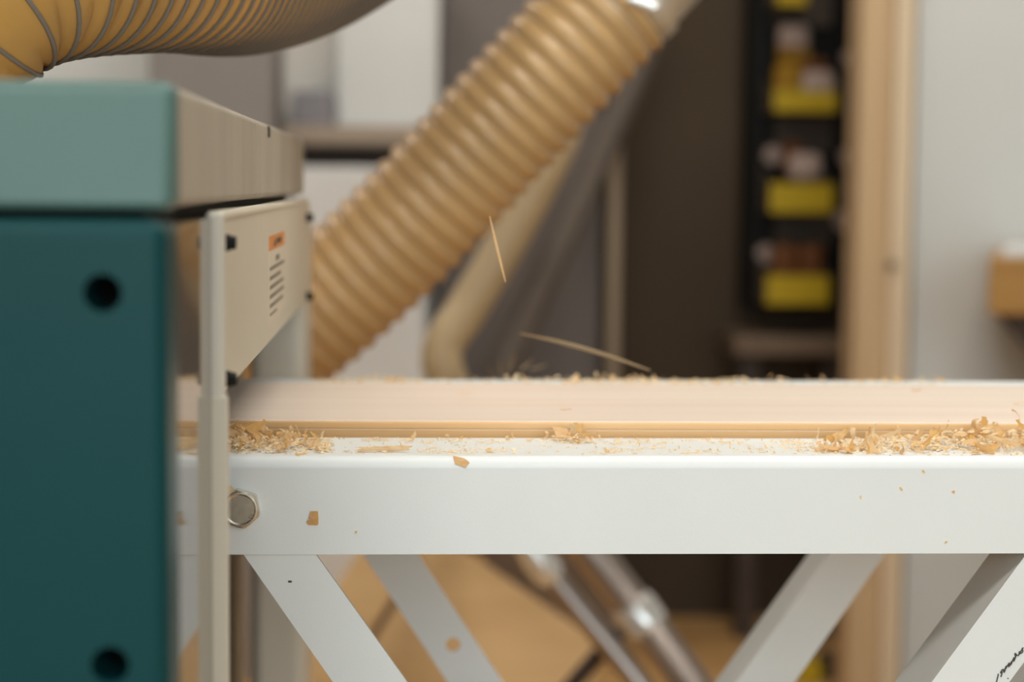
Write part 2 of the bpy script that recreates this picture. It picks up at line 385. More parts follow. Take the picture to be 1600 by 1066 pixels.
# ------------------------------------------------------------------ roller table
ZT = at(900, 716, 0.950).z + 0.0005
ZB = at(900, 866, 0.950).z
XA, XB = -0.118, 1.02
tb = empty('roller_table', (0.14, 1.14, 0.0), 'white steel roller table with crossed braces carrying the board', 'table')
def rail(name, yf, sgn, wdt):
    """folded channel: outer face at yf, top flange going towards sgn"""
    t = 0.003; r = 0.0060; n = 8
    prof = [(0, ZB)]
    for k in range(n + 1):
        a = math.pi * k / n / 2
        prof.append((r - r * math.cos(a), ZT - r + r * math.sin(a)))
    prof += [(wdt, ZT), (wdt, ZT - t), (r + t * 0.4, ZT - t), (t, ZT - r - 0.001), (t, ZB + t), (0.018, ZB + t), (0.018, ZB)]
    bm = bmesh.new()
    add_prism(bm, [(XA, yf + sgn * a, z) for (a, z) in prof], (XB - XA, 0, 0))
    return shade_auto(fin(name, bm, 'white_paint', tb), 30)
YF, YR = 0.950, 1.335
rail('front_rail', YF, 1, 0.072); rail('rear_rail', YR, -1, 0.072)
bm0 = None
rollers = []
for k in range(14):
    x = -0.06 + k * 0.075
    if k == 0:
        o = tube('roller', [(x, 1.026, ZT - 0.030), (x, 1.259, ZT - 0.030)], 0.017, 'galv', tb, 20); r0 = o
    else:
        o = link('roller', r0.data, None, tb); o.location.x = x + 0.06
    tube('roller_axle', [(x, 0.953, ZT - 0.030), (x, 1.332, ZT - 0.030)], 0.004, 'zinc', o, 8)
def brace(x_top0, x_top1, x_bot0, x_bot1, Y, flange, mname='white_paint', hole=None, label=None):
    """flat leg of an angle bar; corners given as pixels at y=860 (top) and y=1066, run on to the foot"""
    t = 0.003
    a0, a1 = at(x_top0, 856, Y), at(x_top1, 856, Y); b0, b1 = at(x_bot0, 1066, Y), at(x_bot1, 1066, Y)
    zf = ZB - 0.250
    def run(p, q, z): k = (z - p.z) / (q.z - p.z); return p + (q - p) * k
    c0, c1 = run(a0, b0, zf), run(a1, b1, zf); a0, a1 = run(a0, b0, ZB + 0.014), run(a1, b1, ZB + 0.014)
    o = prism('brace', [a0, a1, c1, c0], (0, t, 0), mname, tb)
    if hole:
        h = at(hole[0], hole[1], Y); cut(o, [cyl_y(h, 0.0050, Y - 0.02, Y + 0.02)])
    e0, e1 = (a0, c0) if flange == 'left' else (a1, c1)
    sx = t * 1.2 if flange == 'left' else -t * 1.2
    off = Vector((0, t, 0))
    prism('brace_flange', [e0 + off, e0 + off + Vector((sx, 0, 0)), e1 + off + Vector((sx, 0, 0)), e1 + off], (0, 0.040, 0), mname, o)
    if label: o['label'] = label
    return o
br1 = brace(373, 486, 520, 636, 0.9535, 'left')
br2 = brace(1611, 1733, 1456, 1577, 0.9535, 'left', label='white brace with handwriting in black marker')
br3 = brace(560, 646, 699, 785, 1.3285 - 0.044, 'left', hole=(708, 1008))
br4 = brace(1304, 1390, 1151, 1242, 1.3285 - 0.044, 'left')
for (Y, px) in ((0.956, 1030), (1.287, 940)):
    p = at(1020, 1066, Y)
    rounded_box('support_post', (0.105, Y + 0.003, 0.012), (0.150, Y + 0.040, ZB - 0.232), 'white_paint', tb, 0.003, 2)
    rounded_box('foot_plate', (0.060, Y - 0.02, 0.0), (0.195, Y + 0.063, 0.012), 'white_paint', tb, 0.003, 2)
for sx in (0.985,):
    for Y in (0.956, 1.292):
        rounded_box('leg', (sx - 0.02, Y, 0.0), (sx + 0.02, Y + 0.036, ZB + 0.012), 'white_paint', tb, 0.003, 2)
# paint chip on the near brace
pc = at(453, 909, 0.9535)
bm = bmesh.new()
add_prism(bm, [pc + Vector((math.cos(a) * (0.0013 if k % 2 else 0.0010), -0.0002, math.sin(a) * 0.0006)) for k, a in enumerate([i * math.pi / 4 for i in range(8)])], (0, 0.0003, 0))
fin('paint_chip', bm, 'ink', br1)
# marker handwriting on the right brace
bm = bmesh.new(); Yb = 0.9532
strokes = [[(1557, 1066), (1559, 1058), (1560, 1053)],
           [(1564, 1058), (1566, 1050), (1563, 1052), (1567, 1046), (1569, 1051), (1572, 1042)],
           [(1568, 1050), (1573, 1040), (1571, 1046), (1577, 1036), (1576, 1043), (1581, 1033), (1579, 1040), (1584, 1029)],
           [(1580, 1037), (1585, 1027), (1584, 1034), (1588, 1024)],
           [(1587, 1028), (1586, 1021), (1591, 1025), (1593, 1018)],
           [(1592, 1023), (1598, 1019), (1597, 1013)], [(1594, 1020), (1599, 1012)],
           [(1574.5, 1060), (1575.5, 1060.8)]]
for s in strokes:
    p, _ = smooth_path([at(a, b, Yb) for a, b in s], max(4, 5 * len(s)))
    add_tube(bm, p, 0.00032, 6)
o = fin('handwriting', bm, 'ink', br2); o['label'] = 'scribbled black marker handwriting'
# hex bolt through the rail
bc = at(377, 793, 0.950)
bm = bmesh.new(); Rb = 0.0102
hexv = lambda r, y, n=6, ph=0.22: [Vector((bc.x + r * math.cos(ph + 2 * math.pi * k / n), y, bc.z + r * math.sin(ph + 2 * math.pi * k / n))) for k in range(n)]
loops = [(Rb, 0.9497, 24), (Rb, 0.9443, 24)]
def hex_r(a): # distance to hexagon side
    a = (a + 0.33) % (math.pi / 3) - math.pi / 6
    return Rb * math.cos(math.pi / 6) / math.cos(a)
NS = 48
rings = []
for (fun, y) in ((hex_r, 0.9499), (hex_r, 0.9446), (lambda a: min(hex_r(a), Rb * 0.90), 0.9434), (lambda a: Rb * 0.84, 0.9431), (lambda a: Rb * 0.76, 0.94305), (lambda a: Rb * 0.68, 0.9434), (lambda a: Rb * 0.3, 0.9434)):
    rings.append([bm.verts.new(Vector((bc.x + fun(2 * math.pi * k / NS) * math.cos(2 * math.pi * k / NS), y, bc.z + fun(2 * math.pi * k / NS) * math.sin(2 * math.pi * k / NS)))) for k in range(NS)])
for i in range(len(rings) - 1):
    for k in range(NS): bm.faces.new((rings[i][k], rings[i][(k + 1) % NS], rings[i + 1][(k + 1) % NS], rings[i + 1][k]))
bm.faces.new(rings[-1])
hb = shade_auto(fin('hex_bolt', bm, 'zinc', tb), 20); hb['label'] = 'zinc hex bolt head in the rail'
bm = bmesh.new()      # raised grade marks on the head
for (a0, n, rr) in ((2.5, 5, 0.62), (-0.75, 3, 0.62)):
    for k in range(n):
        a = a0 + k * 0.22; c = Vector((bc.x + Rb * rr * math.cos(a), 0.9431, bc.z + Rb * rr * math.sin(a)))
        add_tube(bm, [c - Vector((math.cos(a), 0, math.sin(a))) * 0.0010, c + Vector((math.cos(a), 0, math.sin(a))) * 0.0010], 0.00035, 6)
fin('grade_marks', bm, 'zinc', hb)

# ------------------------------------------------------------------ the board
pA, pB = at(358, 656, 1.034), at(1600, 661, 1.027)
zt_ = (pA.z + pB.z) / 2
dirv = Vector((pB.x - pA.x, pB.y - pA.y, 0)).normalized(); nrm = Vector((-dirv.y, dirv.x, 0))
pA = Vector((pA.x, pA.y, zt_)) - dirv * 0.42
TH = 0.0225; WD = 0.196
prof = [(0.0020, 0), (0.0005, -0.0006), (0.0, -0.0018), (0.0, -0.0042), (0.0004, -0.0045), (0.0004, -0.0049), (0.0, -0.0052), (0.0, -TH + 0.001), (0.001, -TH), (WD - 0.001, -TH), (WD, -TH + 0.001), (WD, -0.0015), (WD - 0.0015, 0)]
bm = bmesh.new()
add_prism(bm, [pA + nrm * a + Vector((0, 0, z)) for a, z in prof], dirv * 1.55)
bmesh.ops.recalc_face_normals(bm, faces=bm.faces)
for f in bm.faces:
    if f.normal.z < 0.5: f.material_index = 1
bd = fin('planed_board', bm, 'pine', None); bd.data.materials.append(M['pine_edge']); shade_auto(bd, 50)
tag(bd, 'freshly planed pale pine board leaving the planer', 'board')
ZTOP = zt_

# ------------------------------------------------------------------ hoses
def hose(name, ctrl, R, pitch_, bulge, film, wire, wr, label, seg=40, per=8):
    """corrugated hose; pitch_ is the wire pitch at fraction f of the length"""
    fine, L = smooth_path(ctrl, 900)
    ph = [0.0]
    for i in range(1, 900): ph.append(ph[-1] + (L / 899) / pitch_((i - 0.5) / 899))
    nr = int(ph[-1]); n = nr * per + 1; path = []; j = 0
    for k in range(n):
        t = k / per
        while j < 897 and ph[j + 1] < t: j += 1
        path.append(fine[j].lerp(fine[j + 1], (t - ph[j]) / (ph[j + 1] - ph[j])))
    e = empty(name, path[0], label, 'hose', 'dust extraction hoses')
    bm = bmesh.new(); add_tube(bm, path, lambda i: R * (1 + bulge * (abs(math.sin(math.pi * i / per)) - 0.5)), seg, False)
    fin('hose_wall', bm, film, e, True)
    if wire:
        fr_ = frames(path); bm = bmesh.new(); hp = []; step = 40
        for i in range(nr * step + 1):
            s = i / step * per; k = min(int(s), n - 2); t = s - k
            c = path[k].lerp(path[k + 1], t); N = fr_[k][1].lerp(fr_[k + 1][1], t).normalized(); B = fr_[k][2].lerp(fr_[k + 1][2], t).normalized()
            a = 2 * math.pi * i / step
            q = (i / step) % 1.0
            rr = R * (1 + bulge * (abs(math.sin(math.pi * q)) - 0.5))
            hp.append(c + (N * math.cos(a) + B * math.sin(a)) * (rr + wr * 0.5))
        add_tube(bm, hp, wr, 6)
        fin('wire_helix', bm, wire, e, True)
    return e, path
# near hose: stands on the lid, kinks to the right and runs off behind
hs = at(-215, 200, 0.985); hs.z = zlt + 0.001
h1 = [hs, at(-175, 115, 0.985), at(-88, 33, 0.985), at(-12, -34, 0.99), at(85, -64, 1.02), at(240, -64, 1.11), at(390, -46, 1.24), at(520, -82, 1.38), at(650, -170, 1.52), at(800, -330, 1.67), at(900, -520, 1.78)]
hose('dust_hose', h1, 0.050, lambda f: 0.0165 if f < 0.22 else (0.0165 - (f - 0.22) / 0.06 * 0.0072 if f < 0.28 else 0.0093), 0.05, 'hose_near', 'wire', 0.00125, 'tan hose with dark wire coil bending off the planer lid', 56, 8)
# ribbed hose behind
def hp2(px, py, Y): return at(px, py, Y)
h2 = [hp2(300, 800, 1.78), hp2(360, 640, 1.76), hp2(430, 545, 1.74), hp2(530, 455, 1.73), hp2(640, 350, 1.72), hp2(760, 220, 1.71), hp2(880, 90, 1.70), hp2(968, -5, 1.70)]
hose('ribbed_dust_hose', h2, 0.0545, lambda f: 0.0173, 0.095, 'hose_far', None, 0, 'tan ribbed hose slanting up to the metal pipe', 48, 10)
# metal pipe at its upper end with a hose clamp
a_, b_ = hp2(945, 20, 1.70), hp2(1240, -300, 1.70)
dp = empty('metal_pipe', a_, 'galvanised pipe the ribbed hose is clamped to', 'pipe')
tube('pipe_wall', [a_.lerp(b_, t) for t in (0, 0.05, 0.1, 0.5, 1.0)], 0.0525, 'galv', dp, 40)
hc = empty('hose_clamp', at(985, -25, 1.70), 'shiny steel clamp on the upper end of the ribbed hose', 'clamp')
c0 = hp2(978, -17, 1.70); dd = (b_ - a_).normalized()
tube('band', [c0 - dd * 0.006, c0 + dd * 0.006], 0.0565, 'galv', hc, 40)
sp = at(1003, 4, 1.638)
tube('clamp_screw', [sp - Vector((0.012, 0, -0.004)), sp + Vector((0.012, 0, -0.004))], 0.0050, 'chrome_bright', hc, 12)  # bright rod put in for the highlight on the clamp
# thin pale hose with a knee behind
e3 = empty('thin_hose', at(745, 640, 2.4), 'thin smooth tan hose with a knee below the ribbed hose', 'hose')
h3, _ = smooth_path([at(1130, -240, 2.62), at(985, -20, 2.56), at(905, 130, 2.5), at(865, 235, 2.45), at(790, 380, 2.42), at(730, 482, 2.4), at(690, 548, 2.38), at(703, 610, 2.38), at(730, 690, 2.5), at(732, 790, 2.95), at(720, 930, 3.1), at(715, 1060, 3.15)], 120)
tube('hose_wall', h3, lambda i: 0.026 + 0.006 * min(1, max(0, (i - 62) / 14)), 'hose_thin', e3, 24)
rr = h3[74:78]
tube('hose_cuff', [rr[0], rr[1], rr[2], rr[3]], 0.0335, 'hose_pale', e3, 24)

# ------------------------------------------------------------------ background, left
def slab(name, px0, py0, px1, py1, Y, dep, m, parent=None, bev=0.004, z0=None):
    a, b = at(px0, py1, Y), at(px1, py0, Y)
    return box(name, (a.x, Y, a.z if z0 is None else z0), (b.x, Y + dep, b.z), m, parent, bev)
tag(slab('grey_cabinet', 236, -120, 427, 700, 3.45, 0.40, 'grey_cab', z0=0.0), 'tall grey-brown cabinet behind the planer lid', 'cabinet')
sh = empty('wall_shelf', at(560, 212, 3.5), 'weathered wooden shelf behind the planer', 'shelf')
slab('shelf_board', 438, 198, 745, 226, 3.50, 0.455, 'shelf_wood', sh)
slab('shelf_rail', 470, 226, 690, 252, 3.56, 0.03, 'dark_wood', sh)  # dark brown strip below the shelf board
slab('shelf_back', 470, 226, 690, 262, 3.90, 0.055, 'dark_wood', sh)
def on_shelf(name, px0, py0, px1, Y, dep, m, label, cat):
    z = at(560, 198, 3.50).z; a, b = at(px0, 200, Y), at(px1, py0, Y)
    return tag(box(name, (a.x, Y, z), (b.x, Y + dep, b.z), m, None, 0.006), label, cat)
on_shelf('white_box', 525, -60, 686, 3.54, 0.34, 'box_white', 'large white box standing on the weathered shelf', 'box')
on_shelf('grey_box', 456, 142, 521, 3.52, 0.06, 'box_blue', 'small blue-grey box on the weathered shelf', 'box')
on_shelf('pale_box', 440, -60, 528, 3.60, 0.30, 'box_pale', 'pale beige box behind the small blue-grey box', 'box')
tag(slab('white_sheet', 455, 262, 665, 900, 3.42, 0.03, 'sheet', z0=0.0), 'white sheet of board leaning under the shelf', 'board')  # added sheet, set clear of the shelf's shadow to show a lit wall
tag(slab('grey_board', 684, -200, 946, 900, 3.88, 0.02, 'grey_board', z0=0.0), 'large grey-brown board standing behind the ribbed hose', 'board')
tag(slab('wooden_lath', 945, 60, 974, 900, 3.80, 0.03, 'lath', z0=0.0), 'thin upright wooden lath left of the dark wall', 'lath')
p0, p1 = at(935, 250, 3.7), at(760, 640, 3.6)
tag(tube('leaning_pole', [p0 + (p0 - p1) * 0.6, p1 + (p1 - p0) * 0.4], 0.028, 'pole', None, 14), 'dark pole leaning against the grey-brown board', 'pole')

# ------------------------------------------------------------------ background, right
YP = 3.86
pk = empty('storage_rack', at(1250, 485, YP), 'black wall rack holding yellow-fronted bins', 'rack')
slab('back_panel', 1166, -140, 1333, 482, YP, 0.10, 'black', pk, 0.004)
for (py0, py1) in ((-20, 40), (182, 238), (330, 384)):
    slab('louvre_strip', 1212, py0, 1302, py1, YP - 0.012, 0.012, 'bin_grey', pk, 0.003)
for (px, py, r) in ((1206, 243, 0.019), (1196, 398, 0.021), (1326, 92, 0.018), (1323, 246, 0.019), (1317, 345, 0.022)):
    c = at(px, py, YP - 0.01)
    tube('peg', [c + Vector((0, 0.012, 0)), c, c - Vector((0, 0.014, 0)), c - Vector((0, 0.018, 0))], lambda i, r=r: (r * .6, r * .6, r, r * .8)[i], 'pinkish', pk, 16)
bins = [(1214, -38, 1262, 8, 'top'), (1209, 142, 1308, 174, 'upper'), (1203, 287, 1302, 332, 'middle'), (1197, 431, 1296, 476, 'lowest')]
words = ['cut by the top of the rack', 'overfilled with packets', 'directly above the lowest bin', 'lowest on the black rack']
for k, (px0, py0, px1, py1, nm) in enumerate(bins):
    a, b = at(px0, py1, YP - 0.13), at(px1, py0, YP - 0.13)
    e = empty('storage_bin', Vector(((a.x + b.x) / 2, YP - 0.07, a.z)), 'yellow-fronted storage bin ' + words[k], 'bin', 'storage bins on the black rack')
    t = 0.003
    box('front_lip', (a.x, YP - 0.13, a.z), (b.x, YP - 0.126, b.z), 'yellow', e, 0.0015)
    box('bottom', (a.x, YP - 0.126, a.z), (b.x, YP - 0.014, a.z + t), 'bin_grey', e)
    for s in (a.x, b.x - t):
        h = (b.z - a.z)
        prism('side_wall', [(s, YP - 0.126, a.z + t), (s, YP - 0.126, b.z), (s, YP - 0.014, b.z + h * 0.7), (s, YP - 0.014, a.z + t)], (t, 0, 0), 'bin_grey', e)
def packet(name, px, py, wpx, hpx, Y, m, label, cat='packet'):
    c = at(px, py, Y); s = Y / FPX
    bm = bmesh.new(); add_box(bm, c - Vector((wpx * s / 2, 0.018, hpx * s / 2)), c + Vector((wpx * s / 2, 0.018, hpx * s / 2)), min(wpx, hpx) * s * 0.3, 3)
    return tag(shade_auto(fin(name, bm, m), 60), label, cat, 'packets in the storage bins')
Yk = YP - 0.085
packet('packet', 1258, 262, 54, 46, Yk, 'pinkish', 'pale packet sticking out of the bin above the lowest', )
packet('packet', 1238, 250, 30, 56, Yk + 0.02, 'rust', 'rust-coloured packet behind the pale one')
packet('packet', 1226, 416, 42, 70, Yk, 'rust', 'rust-coloured packet at the left of the lowest bin')
packet('packet', 1266, 416, 42, 70, Yk, 'rust', 'rust-coloured packet at the right of the lowest bin')
packet('packet', 1277, 136, 60, 52, Yk, 'pinkish', 'pale packet at the right of the overfilled bin')
packet('packet', 1232, 128, 46, 60, Yk, 'amber', 'amber packet at the left of the overfilled bin')
packet('packet', 1262, 104, 60, 24, Yk + 0.04, 'rust', 'flat rust-coloured packet at the back of the overfilled bin')
packet('packet', 1240, 85, 50, 26, Yk + 0.04, 'amber', 'amber packet on top of the overfilled bin')
packet('packet', 1240, 59, 48, 40, Yk + 0.03, 'pinkish', 'roundish pale packet topmost in the overfilled bin')
tag(slab('bench_edge', 1148, 527, 1330, 556, 3.72, 0.20, 'brown_wood', None), 'brown wooden bench edge below the storage rack', 'bench')
box_ = bpy.data.objects['bench_edge']
ba, bb = at(1160, 556, 3.76), at(1320, 556, 3.76)
for xx in (ba.x, bb.x - 0.04): box('leg', (xx, 3.78, 0), (xx + 0.04, 3.82, ba.z), 'dark_wood', box_)
# door post: broad stud and paler narrow board
pp = empty('wooden_post', (at(1385, 600, 3.3).x, 3.33, 0), 'upright raw timber post beside the white wall', 'post')
xa, xb, xc = at(1341, 300, 3.30).x, at(1391, 300, 3.30).x, at(1425, 300, 3.285).x
box('stud', (xa, 3.30, 0), (xb, 3.40, z1), 'stud', pp, 0.003)
box('narrow_board', (xb, 3.285, 0), (xc, 3.359, z1), 'stud_pale', pp, 0.003)
kn = at(1393, 415, 3.283)
tube('nail_head', [kn, kn - Vector((0, 0.004, 0))], 0.009, 'brown_wood', pp, 12)
# bracket shelf on the white wall
sf = at(1546, 403, 2.92); sfb = at(1546, 492, 2.92)
bk = empty('bracket_shelf', Vector((sf.x + 0.3, 3.33, sfb.z)), 'thick brown wooden shelf with slanted bracket on the white wall', 'shelf')
pw = at(1552, 403, 3.358)
prism('shelf_block', [(sf.x, 2.92, sfb.z), (sf.x + 0.8, 2.92, sfb.z), (sf.x + 0.8, 3.358, sfb.z), (pw.x, 3.358, sfb.z)], (0, 0, sf.z - sfb.z), 'orange_wood', bk, 0.004)
q0, q1 = at(1556, 492, 2.96), at(1610, 545, 2.96)
prism('bracket', [(q0.x, 2.96, sfb.z), (sf.x + 0.75, 2.96, sfb.z), (sf.x + 0.75, 2.96, q1.z - 0.35), (q1.x + 0.30, 2.96, q1.z - 0.35)], (0.9 * (pw.x - sf.x), 0.397, 0), 'dark_wood', bk, 0.003)
ps = at(1560, 402, 2.96)
tag(prism('paper_sheet', [(ps.x, 2.94, sf.z), (ps.x + 0.4, 2.94, sf.z), (ps.x + 0.5, 3.33, sf.z), (ps.x + 0.9 * (pw.x - sf.x), 3.33, sf.z)], (0, 0, 0.010), 'box_white', None, 0.001), 'white pad of paper lying on the bracket shelf', 'paper')  # white slab added to paint the lamp-lit top of the shelf

# ------------------------------------------------------------------ things on the floor
def plank(name, pa, pb, wdt, thick, m, label, n):
    """board lying along pa-pb; n is the facing direction"""
    d = (pb - pa).normalized(); n = Vector(n); n = (n - d * n.dot(d)).normalized(); s = d.cross(n)
    bm = bmesh.new()
    add_prism(bm, [pa, pb, pb + s * wdt, pa + s * wdt], n * thick)
    bmesh.ops.bevel(bm, geom=list(bm.edges), offset=0.002, segments=1, affect='EDGES')
    return tag(fin(name, bm, m), label, 'board', 'loose boards behind the table')
plank('leaning_board', at(655, 815, 2.9), at(960, 1025, 2.75), 0.42, 0.02, 'tan_wood', 'wide tan board leaning behind the roller table', (0, -1, 0.5))
plank('narrow_board', at(505, 1110, 2.45), at(665, 850, 2.55), -0.07, 0.02, 'tan_wood', 'narrow tan board crossing in front of the wide one', (0, -1, 0.3))
plank('dark_board', at(540, 1075, 2.6), at(660, 880, 2.68), -0.035, 0.015, 'brown_wood', 'dark strip of wood between the two tan boards', (0, -1, 0.3))  # brown strip put in for the dark gap between the boards
tag(slab('dark_crate', 700, 735, 968, 1000, 3.62, 0.24, 'brown_wood', None, 0.006, z0=0.0), 'low dark brown crate on the floor against the grey board', 'crate')
cs = empty('chrome_stand', at(1000, 1300, 2.1), 'folded stand of chrome tubes behind the roller table', 'stand')
def tb2(name, pts, r, m): return tube(name, [at(*p) for p in pts], r, m, cs, 18)
tb2('tube', [(770, 770, 2.15), (846, 880, 2.15), (985, 1050, 2.1), (1080, 1170, 2.1)], 0.0135, 'chrome')
tb2('end_cap', [(822, 846, 2.14), (838, 870, 2.14), (856, 895, 2.14), (864, 906, 2.14)], lambda i: (0.016, 0.019, 0.019, 0.015)[i], 'chrome_bright')
tb2('tube', [(860, 770, 2.2), (920, 858, 2.2), (1010, 975, 2.15), (1110, 1110, 2.1)], 0.022, 'chrome')
tb2('collar', [(985, 942, 2.155), (992, 952, 2.155), (1008, 973, 2.15), (1014, 981, 2.15)], lambda i: (0.0245, 0.0265, 0.0265, 0.0245)[i], 'chrome_bright')
tb2('leg', [(990, 962, 2.2), (890, 1075, 2.2), (800, 1180, 2.2)], 0.010, 'dark_wood')
tb2('leg', [(1075, 1160, 2.1), (1020, 1420, 2.15)], 0.010, 'chrome')
yb_ = at(1262, 1052, 3.45)
tag(box('yellow_block', (yb_.x - 0.025, 3.42, 0), (yb_.x + 0.02, 3.47, 0.04), 'yellow', None, 0.004), 'small yellow block on the floor by the post', 'block')
tag(box('brown_block', (yb_.x + 0.03, 3.44, 0), (yb_.x + 0.06, 3.50, 0.045), 'dark_wood', None, 0.004), 'small dark brown block beside the yellow one', 'block')

# ------------------------------------------------------------------ shavings
def flake_mesh(rnd, L, W, curl, name='wood_shaving'):
    """one curled, ragged shaving: 6 x 2 patch"""
    nu, nv = 6, 3; V = []; Fc = []
    rc = max(curl, 0.0006)
    tw = rnd.uniform(-0.5, 0.5)
    for i in range(nu + 1):
        u = i / nu; th = u * L / rc
        wl = W * (0.55 + 0.45 * math.sin(math.pi * min(1, u * 1.2 + 0.12))) * rnd.uniform(0.8, 1.15)
        for j in range(nv):
            v = (j / (nv - 1) - 0.5) * wl
            jag = rnd.uniform(-0.5, 0.5) * L / nu * (1.2 if i in (0, nu) else 0.25)
            x = rc * math.sin(th) + jag; z = rc * (1 - math.cos(th)) + rnd.uniform(-1, 1) * W * 0.05
            V.append((x + v * tw * u, v, z + abs(v) * 0.12))
    for i in range(nu):
        for j in range(nv - 1):
            a = i * nv + j; Fc.append((a, a + 1, a + nv + 1, a + nv))
    cx = sum(p[0] for p in V) / len(V); zm = min(p[2] for p in V)
    me = bpy.data.meshes.new(name); me.from_pydata([(p[0] - cx, p[1], p[2] - zm) for p in V], [], Fc); me.update()
    for f in me.polygons: f.use_smooth = True
    me.materials.append(M['chip'])
    return me
rnd = random.Random(11)
FL = []
for k in range(26):
    L = rnd.uniform(0.004, 0.0105); W = rnd.uniform(0.0022, 0.0062)
    FL.append(flake_mesh(rnd, L, W, L * rnd.choice([0.22, 0.35, 0.6, 1.2, 2.5])))
for k in range(14):      # thin curly slivers
    L = rnd.uniform(0.006, 0.012)
    FL.append(flake_mesh(rnd, L, rnd.uniform(0.0009, 0.0018), L * rnd.choice([0.18, 0.3, 0.5, 0.9])))
FLP = []
for me in FL[:10]:
    m2 = me.copy(); m2.materials.clear(); m2.materials.append(M['chip_pale']); FLP.append(m2)
def shaving(loc, rot, sc, label, group, me=None):
    o = bpy.data.objects.new('wood_shaving', me or rnd.choice(FL)); C.objects.link(o)
    o.location = loc; o.rotation_euler = rot; o.scale = (sc, sc, sc)
    return tag(o, label, 'shaving', group)
def rail_xy(px, Y): return at(px, 700, Y).x
def pile(n, fx, fy, h, smin, smax, label, group):
    for _ in range(n):
        px = fx(); Y = fy(); lay = h(px, Y) * rnd.random() ** 1.2
        tilt = 0.9 if lay > 0.0006 else 0.35
        shaving((rail_xy(px, Y), Y, ZT + 0.0002 + lay), (rnd.uniform(-tilt, tilt), rnd.uniform(-tilt, tilt), rnd.uniform(0, 6.28)), rnd.uniform(smin, smax), label, group)
bump = lambda v, c, w_: max(0.0, 1 - ((v - c) / w_) ** 2)
# left pile beside the planer
pile(92, lambda: 350 + 158 * rnd.random() ** 1.35, lambda: rnd.uniform(0.963, 1.020), lambda px, Y: 0.0105 * bump(Y, 0.994, 0.036) * (0.35 + 0.65 * max(0, 1 - (px - 350) / 165)), 0.6, 1.15,
     'curled shaving in the heap on the rail beside the planer', 'shavings heaped beside the planer')
# small clump in the middle
pile(20, lambda: rnd.gauss(895, 20), lambda: rnd.uniform(1.0, 1.020), lambda px, Y: 0.0075 * bump(px, 895, 45), 0.55, 1.0,
     'shaving in the small clump at the middle of the rail', 'shavings clumped mid rail')
# right heap
pile(112, lambda: 1640 - 370 * rnd.random() ** 1.5, lambda: rnd.uniform(0.960, 1.022), lambda px, Y: 0.0105 * bump(Y, 1.0, 0.040) * max(0.05, min(1, (px - 1260) / 240)), 0.7, 1.5,
     'curled shaving in the long heap at the right end of the rail', 'shavings heaped at the right end of the rail')
# scattered ones
pile(26, lambda: rnd.uniform(520, 1300), lambda: rnd.choice([rnd.uniform(0.963, 0.985), rnd.uniform(1.005, 1.022)]), lambda px, Y: 0.0004, 0.3, 0.6,
     'single shaving lying loose along the rail top', 'shavings scattered along the rail')
# on the rear rail, peeping over the board
for _ in range(48):
    px = rnd.choice([rnd.uniform(500, 660), rnd.uniform(780, 830), rnd.uniform(880, 1145), rnd.uniform(880, 1145), rnd.uniform(1150, 1300), rnd.uniform(1340, 1470)])
    Y = rnd.uniform(1.295, 1.325)
    shaving((at(px, 590, Y).x, Y, ZT + 0.0005 + 0.0025 * rnd.random()), (rnd.uniform(-.6, .6), rnd.uniform(-.6, .6), rnd.uniform(0, 6.28)), rnd.uniform(0.6, 1.0),
            'shaving on the rear rail showing over the board', 'shavings on the rear rail', rnd.choice(FLP))
def quad_flake(pts, bend):
    # ragged flat flake from an outline, gently bowed
    n = len(pts); c = (sum(p[0] for p in pts) / n, sum(p[1] for p in pts) / n)
    V = [(c[0], c[1], bend)]; Fc = []
    for i in range(n):
        p, q = pts[i], pts[(i + 1) % n]; m = ((p[0] + q[0]) / 2 * rnd.uniform(.94, 1.05), (p[1] + q[1]) / 2 * rnd.uniform(.94, 1.05))
        V += [(p[0], p[1], 0), (m[0], m[1], bend * 0.5)]
    for i in range(2 * n): Fc.append((0, 1 + i, 1 + (i + 1) % (2 * n)))
    V2 = [(x, y, z - 0.00025) for x, y, z in V]; k = len(V)
    Fc2 = [tuple(k + i for i in f[::-1]) for f in Fc] + [(1 + (i + 1) % (2 * n), 1 + i, k + 1 + i, k + 1 + (i + 1) % (2 * n)) for i in range(2 * n)]
    me = bpy.data.meshes.new('wood_shaving'); me.from_pydata(V + V2, [], Fc + Fc2); me.update(); me.materials.append(M['chip'])
    return me
def roll_mesh(L, r):
    # shaving rolled into a loose tube along x, ragged ends
    V = []; Fc = []; n = 12
    for i in range(5):
        for j in range(n):
            a = 1.2 + 4.4 * j / (n - 1) + 0.5 * i; rr = r * (0.6 + 0.5 * j / (n - 1)) * rnd.uniform(.85, 1.15) * (1 - 0.12 * i)
            x = (i / 4 - 0.5) * L + (rnd.uniform(-.14, .14) * L if i in (0, 4) else 0)
            V.append((x, rr * math.cos(a), r + rr * math.sin(a)))
    for i in range(4):
        for j in range(n - 1): Fc.append((i * n + j, i * n + j + 1, (i + 1) * n + j + 1, (i + 1) * n + j))
    me = bpy.data.meshes.new('wood_shaving'); me.from_pydata(V, [], Fc); me.update(); me.materials.append(M['chip'])
    for f in me.polygons: f.use_smooth = True
    return me
